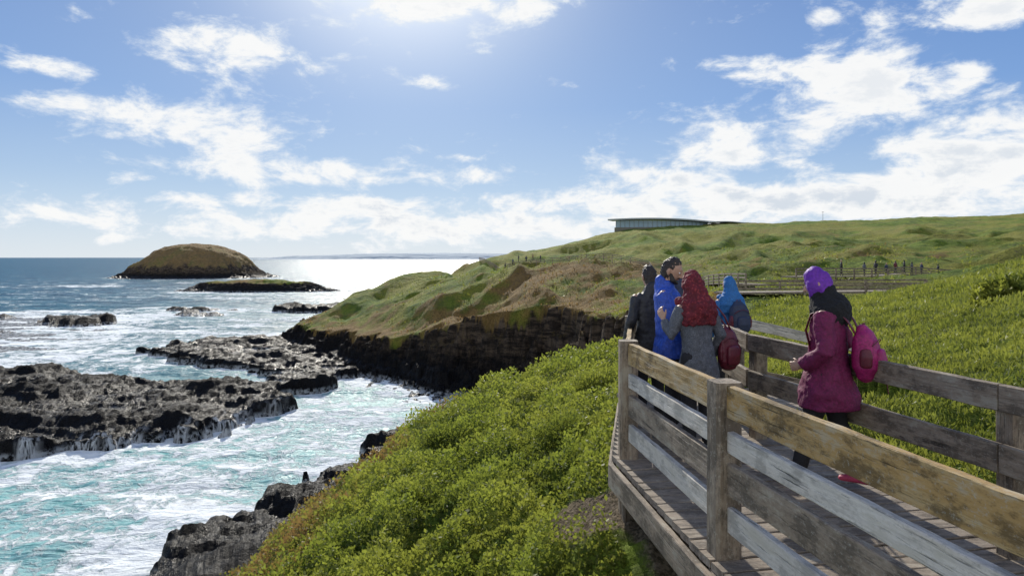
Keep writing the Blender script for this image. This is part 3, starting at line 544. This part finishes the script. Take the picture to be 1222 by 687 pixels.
b3,hd=person((1.57,5.75,0),math.radians(25),.885,'woman in grey wool coat and maroon headscarf with one hand raised',[((-.25,.10,1.12),(-.22,.24,1.26),(-.1,.5,.8),(.6,0,-.2)),arm_down(1)],stand,'coat',J_GRY,hem=.68,hemr=(.21,.17),hair=False,sh_w=.165,lean=.06,pitch=.32)
def scarfhood(body,hd,mat,name,tall=0,drape=True,dsp=.02,back=0,bag=0,fwd=0,dsc=.08,pitch=.16):
    v=[];f=[]; x,y=hd.x,hd.y+fwd
    tube(v,f,[(x,y-.03,1.50),(x,y-.032-back*.3,1.56),(x,y-.028-back,1.61),(x,y-.018-back,1.655),(x,y-.01-back*.8,1.685+tall)],[(.078,.078),(.088+bag,.09),(.092+bag,.1+back*.5),(.088,.098),(.070,.080)],seg=20)
    nod(v,0,hd,pitch)
    if drape:
        tube(v,f,[(x,y-.07,1.22),(x,y-.055,1.33),(x,y-.04,1.41),(x,y-.03,1.47),(x,y-.025,1.53)],[(.18,.10),(.20,.15),(.18,.15),(.14,.13),(.105,.105)],seg=20,cap0=False)
        tube(v,f,[(x-.12,y+.06,1.44),(x,y+.10,1.40),(x+.13,y+.03,1.43),(x+.10,y-.12,1.42),(x-.06,y-.15,1.40),(x-.15,y-.05,1.42)],[.05,.055,.05,.05,.05,.045],seg=10)
    return blob(name,v,f,mat,body,.008,dsp,dsc,3)
scarfhood(b3,hd,S_RED,'headscarf',dsp=.055,bag=.018,dsc=.06,pitch=.32)
b4,hd=person((2.55,8.0,0),math.radians(15),.82,'child in blue hooded jacket with dark backpack',[arm_down(-1),arm_down(1)],stand,'jacket',H_BLU,hair=False,puff=.0)
scarfhood(b4,hd,H_BLU,'hood',tall=.0,dsp=.03)
lg=[((-.09,.12,.50),(-.09,.20,.10)),((.09,-.05,.50),(.09,-.24,.13))]
b5,hd=person((2.27,4.9,0),math.radians(52),.905,'woman in magenta coat and purple hood walking along the boardwalk',[((-.24,-.04,1.10),(-.17,.16,.97),(.5,1,-.2),(1,0,0)),((.25,-.07,1.12),(.18,.13,.96),(-.5,1,-.3),(-1,0,0))],lg,'coat',J_MAG,shoemat=simple('pink_shoe',(.45,.05,.12),.6),hem=.64,hemr=(.225,.215),hair=False,puff=.016,head=(0,.04),sh_w=.16)
scarfhood(b5,hd,H_PUR,'hood',tall=.012,drape=False,back=.004,dsp=.035,fwd=.045,bag=.010)
v=[];f=[]; tube(v,f,[(0,-.02,1.38),(0,-.01,1.42),(0,.01,1.46),(0,.03,1.515)],[(.185,.15),(.175,.155),(.145,.14),(.10,.11)],seg=20); blob('scarf',v,f,S_BLK,b5,.008,.03,.05,1)
def pack(body,lx,ly,lz,sx,sy,sz,mat,label,name='backpack',sq=.7,dsp=.012):
    M=Matrix.Translation(body.location)@Matrix.Rotation(body.rotation_euler.z,4,'Z')
    p=M@Vector((lx,ly,lz))
    v=[];f=[]; tube(v,f,[(0,0,-sz),(0,0,-sz*.75),(0,0,-sz*.2),(0,.01,sz*.4),(0,.02,sz*.75),(0,.03,sz*.95)],[(sx*.8,sy*.75),(sx,sy),(sx*1.02,sy*1.02),(sx*.95,sy*.85),(sx*.8,sy*.65),(sx*.5,sy*.4)],seg=24,sq=sq)
    ob=blob(name,v,f,mat,None,.007,dsp,.07,1); ob.location=p; ob.rotation_euler=(0,0,body.rotation_euler.z); ob['label']=label; ob['category']='bag'
    v=[];f=[]; tube(v,f,[(0,-sy*.95,-sz*.8),(0,-sy*1.0,-sz*.4),(0,-sy*.95,-.02*sz)],[(sx*.65,.03),(sx*.7,.036),(sx*.6,.026)],seg=20,sq=.6); blob('pocket',v,f,mat,ob,.007)
    for sg in (-1,1):
        v=[];f=[]; tube(v,f,[(sg*sx*.98,-sy*.2,-sz*.6),(sg*sx*1.0,-sy*.2,-sz*.2),(sg*sx*.95,-sy*.15,sz*.1)],[(.018,sy*.45),(.02,sy*.5),(.012,sy*.4)],seg=14); blob('side_pocket',v,f,BURG,ob,.007)
    v=[];f=[]; tube(v,f,[(-sx*.8,-sy*.6,sz*.30),(-sx*.5,-sy*.86,sz*.48),(0,-sy*.88,sz*.55),(sx*.5,-sy*.86,sz*.48),(sx*.8,-sy*.6,sz*.30)],[.004]*5,seg=6); mkobj('zip',v,f,BURG,None,True).parent=ob
    v=[];f=[]; tube(v,f,[(-.03,.02,sz*1.0),(-.02,.02,sz*1.0+.035),(.02,.02,sz*1.0+.035),(.03,.02,sz*1.0)],[.005]*4,seg=6); mkobj('handle',v,f,BURG,None,True).parent=ob
    return ob
bp=pack(b5,.02,-.245,1.0,.12,.09,.155,PINK,'small magenta backpack with cords worn on the back')
for s in (-1,1):
    v=[];f=[]; tube(v,f,[(s*.07,.06,.12),(s*.09,.10,.20),(s*.11,.15,.265),(s*.125,.24,.295),(s*.13,.335,.245),(s*.13,.37,.13),(s*.12,.34,.0)],[(.021,.006)]*7,seg=8); mkobj('strap',v,f,BURG,None,True).parent=bp
for cxx,dz_ in ((.07,-.30),(.10,-.23)):
    v=[];f=[]; tube(v,f,[(cxx,-.07,-.1),(cxx+.04,-.10,-.18),(cxx+.02,-.12,dz_)],[.004,.004,.004],seg=6); mkobj('cord',v,f,BURG,None,True).parent=bp
bp2=pack(b4,0,-.2,.96,.12,.08,.17,NAVY,'dark navy backpack on the child')
bp3=pack(b3,.31,-.02,.88,.10,.055,.16,BURG,'burgundy leather shoulder bag','shoulder_bag',.75)
v=[];f=[]; tube(v,f,[(.02,.0,.15),(-.08,-.04,.27),(-.15,.0,.375),(-.10,.08,.33),(.02,.03,.15)],[(.009,.004)]*5,seg=8); mkobj('strap',v,f,BURG,None,True).parent=bp3
def far_person(x,y,c,label,rot=0,k=1,z=None):
    V=[];Fc=[];idx=[]
    def add(fn,mi):
        n0=len(Fc); fn(); idx.extend([mi]*(len(Fc)-n0))
    add(lambda:tube(V,Fc,[(-.09,.1,.03),(-.09,.02,.45),(-.08,0,.88)],[.05,.06,.09],seg=8),0)
    add(lambda:tube(V,Fc,[(.09,-.12,.03),(.09,0,.45),(.08,0,.88)],[.05,.06,.09],seg=8),0)
    add(lambda:tube(V,Fc,[(0,0,.82),(0,0,1.1),(0,0,1.35),(0,0,1.44)],[(.18,.13),(.17,.13),(.2,.12),(.09,.08)],seg=12),1)
    for s in (-1,1): add(lambda:tube(V,Fc,[(s*.2,0,1.36),(s*.26,-.02,1.1),(s*.24,.12,.9)],[.06,.05,.04],seg=8),1)
    add(lambda:tube(V,Fc,[(0,0,1.42),(0,.01,1.56),(0,.01,1.66)],[.055,.085,.08],seg=10),2)
    me=bpy.data.meshes.new('person'); me.from_pydata([tuple(v) for v in V],[],Fc)
    for m in (TROU,c,random.choice([HAIR,SK,HAIR,HAIR])): me.materials.append(m)
    me.polygons.foreach_set('material_index',idx); me.polygons.foreach_set('use_smooth',[True]*len(idx)); me.update()
    ob=bpy.data.objects.new('person',me); COL.objects.link(ob); ob.location=(x,y,hgt(x,y)+.5 if z is None else z); ob.rotation_euler=(0,0,rot); ob.scale=(k,)*3; ob['label']=label; ob['category']='person'; ob['group']='distant walkers on the boardwalk'
cs=[(J_BLK,'black'),(J_GRY,'grey'),(J_BLK,'black'),(NAVY,'navy'),(BURG,'dark red'),(J_BLK,'black'),(J_GRY,'grey'),(NAVY,'navy'),(J_BLK,'black')]
for i,px in enumerate((1008,1034,1052,1062,1074,1086,1092,1106,1124)):
    c=cs[i]; q=min(WQ,key=lambda p:abs(p.x/p.y-(px-HX)/F)); far_person((px-HX)/F*q.y+random.uniform(-.3,.3),q.y+random.uniform(.6,1.3),c[0],'distant walker in %s jacket on the boardwalk'%c[1],random.uniform(0,6),random.uniform(.85,1.05),z=q.z+.06)
for i,px in enumerate((603,612,619,628,636,645)):
    c=cs[i]; x,y,_=P(px,0,180+random.uniform(-2,2)); far_person(x,y,c[0],'distant walker in %s jacket on the boardwalk'%c[1],random.uniform(0,6),1.0)
for px in (982,):
    x,y,_=P(px,0,328); z=hgt(x,y); v=[];f=[]; tube(v,f,[(0,0,-.5),(0,0,4.6)],[.12,.08],seg=8); tube(v,f,[(-.5,0,4.5),(.5,0,4.5)],[.08,.08],seg=8); o=mkobj('lamp_post',v,f,MRF); o.location=(x,y,z); o['label']='thin dark pole on the hilltop'; o['category']='pole'
# ---------------- world -----------------
w=bpy.data.worlds.new('World'); scene.world=w; w.use_nodes=True; t=NT(w); t.n.clear()
SUN_EL=math.radians(29); SUN_AZ=math.radians(-9)
sky=t.new('ShaderNodeTexSky',sky_type='NISHITA'); sky.sun_disc=False; sky.sun_elevation=SUN_EL; sky.sun_rotation=SUN_AZ; sky.air_density=1; sky.dust_density=.1; sky.ozone_density=2
tc=t.new('ShaderNodeTexCoord').outputs['Generated']; sp=t.new('ShaderNodeSeparateXYZ'); t.link(tc,sp.inputs[0]); x_,y_,z_=sp.outputs
azn=t.math('ARCTAN2',x_,y_); el=t.math('ARCSINE',z_)
rmp=t.new('ShaderNodeValToRGB'); t.link(t.mapr(el,-.05,.75,0,1,False),rmp.inputs[0]); cr_=rmp.color_ramp
pts=[(0,(.62,.72,.79)),(.0625,(.66,.76,.85)),(.16,(.42,.59,.83)),(.33,(.155,.335,.72)),(.52,(.065,.205,.58)),(1,(.06,.18,.52))]
cr_.elements[0].position=0; cr_.elements[0].color=(*pts[0][1],1); cr_.elements[1].position=1; cr_.elements[1].color=(*pts[-1][1],1)
for p,c in pts[1:-1]: e=cr_.elements.new(p); e.color=(*c,1)
sv=(math.sin(SUN_AZ)*math.cos(SUN_EL),math.cos(SUN_AZ)*math.cos(SUN_EL),math.sin(SUN_EL))
dt=t.new('ShaderNodeVectorMath',operation='DOT_PRODUCT'); t.link(tc,dt.inputs[0]); dt.inputs[1].default_value=sv
ang=t.math('ARCCOSINE',t.math('MINIMUM',dt.outputs['Value'],1.0)); q1=t.math('DIVIDE',ang,.17); g1=t.math('EXPONENT',t.math('MULTIPLY',t.math('MULTIPLY',q1,q1),-1)); q2=t.math('DIVIDE',ang,.38); g2=t.math('EXPONENT',t.math('MULTIPLY',q2,-1))
grad=t.mix(t.math('MULTIPLY',g2,.75),rmp.outputs[0],(.75,.87,1.0)); grad=t.mix(g1,grad,(1.6,1.6,1.55))
cz=t.math('ADD',t.math('MAXIMUM',z_,0),.10); cb=t.new('ShaderNodeCombineXYZ'); t.link(t.math('DIVIDE',x_,cz),cb.inputs[0]); t.link(t.math('DIVIDE',y_,cz),cb.inputs[1])
cb2=t.new('ShaderNodeCombineXYZ'); t.link(t.math('MULTIPLY',azn,5.0),cb2.inputs[0]); t.link(t.math('MULTIPLY',el,10),cb2.inputs[1])
nA=t.noise(cb2.outputs[0],2.3,12,.64,.25); nB=t.noise(cb.outputs[0],.9,8,.6,.6)
blobs=[(285,60,75,42,.78),(235,150,120,28,.85),(330,150,60,16,.65),(345,205,150,18,.90),(440,212,60,12,.7),(130,160,34,10,.62),(370,85,36,12,.58),(530,-2,120,26,1.1),(1020,110,105,52,1.0),(1070,75,50,25,.7),(1160,10,90,24,.9),(1150,95,40,20,.75),(850,182,95,30,.92),(1170,180,140,50,1.05),(1000,238,300,26,1.3),(790,215,70,20,.95),(560,268,460,24,.9),(400,244,220,13,.8),(40,75,90,16,.66),(45,122,80,13,.66),(500,97,40,9,.6),(575,210,36,11,.72),(905,80,54,18,.72),(985,18,30,18,.72),(160,212,44,9,.58),(560,188,34,6,.55),(80,262,260,18,.72),(700,245,140,18,.95)]
acc=None
for (px,py,sx,sy,wt) in blobs:
    a0=math.atan((px-HX)/F); e0=math.atan((HY-py)/F*math.cos(a0)); sa=sx/F*math.cos(a0)**2; se=sy/F*math.cos(a0)
    u=t.math('DIVIDE',t.math('SUBTRACT',azn,a0),sa); v=t.math('DIVIDE',t.math('SUBTRACT',el,e0),se)
    g=t.math('MULTIPLY',t.math('EXPONENT',t.math('MULTIPLY',t.math('ADD',t.math('MULTIPLY',u,u),t.math('MULTIPLY',v,v)),-.75)),wt)
    acc=g if acc is None else t.math('MAXIMUM',acc,g)
acc=t.math('MAXIMUM',acc,t.mapr(y_,-.05,-.4,0,.7))  # unseen cloud cover added behind the camera to brighten the fill
m0=t.math('ADD',t.math('MULTIPLY',t.math('SUBTRACT',nA,.5),2.9),t.math('MULTIPLY',t.math('SUBTRACT',nB,.5),.5)); dens=t.math('ADD',acc,m0)
mask=t.mapr(dens,.22,.82); hz=t.mapr(el,-.02,.12,.45,0)
mask2=t.math('MAXIMUM',t.math('MULTIPLY',mask,.96),hz)
ccol=t.mix(t.mapr(dens,.4,.9),(.80,.87,.95),(1.0,1.0,.99)); 
shade=t.noise(cb2.outputs[0],3.0,8,.62); low=t.mapr(el,.22,.05); ccol=t.mix(t.math('MULTIPLY',t.math('MULTIPLY',t.mapr(dens,.8,1.25),t.mapr(shade,.44,.60,.05,.85)),t.math('ADD',.45,t.math('MULTIPLY',low,.55))),ccol,(.64,.71,.80))
gm=t.mix(.18,grad,t.mix(1,sky.outputs[0],(.07,.07,.07),'MULTIPLY'))
bg=t.new('ShaderNodeBackground'); t.link(gm,bg.inputs[0]); bg.inputs[1].default_value=1
bg2=t.new('ShaderNodeBackground'); t.link(ccol,bg2.inputs[0]); bg2.inputs[1].default_value=.97
mx=t.new('ShaderNodeMixShader'); t.link(mask2,mx.inputs[0]); t.link(bg.outputs[0],mx.inputs[1]); t.link(bg2.outputs[0],mx.inputs[2])
out=t.new('ShaderNodeOutputWorld'); t.link(mx.outputs[0],out.inputs[0])
sd=bpy.data.lights.new('sun','SUN'); sd.energy=5; sd.angle=math.radians(.5); sd.color=(1,.94,.83); so=bpy.data.objects.new('sun',sd); COL.objects.link(so)
so.rotation_euler=Vector(sv).to_track_quat('Z','Y').to_euler()
cam=bpy.data.cameras.new('camera'); cam.sensor_width=36; cam.lens=36*F/1222; cam.shift_y=-(343.5-HY)/1222; cam.clip_end=80000; cam.clip_start=.05
co=bpy.data.objects.new('camera',cam); COL.objects.link(co); co.location=(0,0,CZ); co.rotation_euler=(math.pi/2,0,0); scene.camera=co
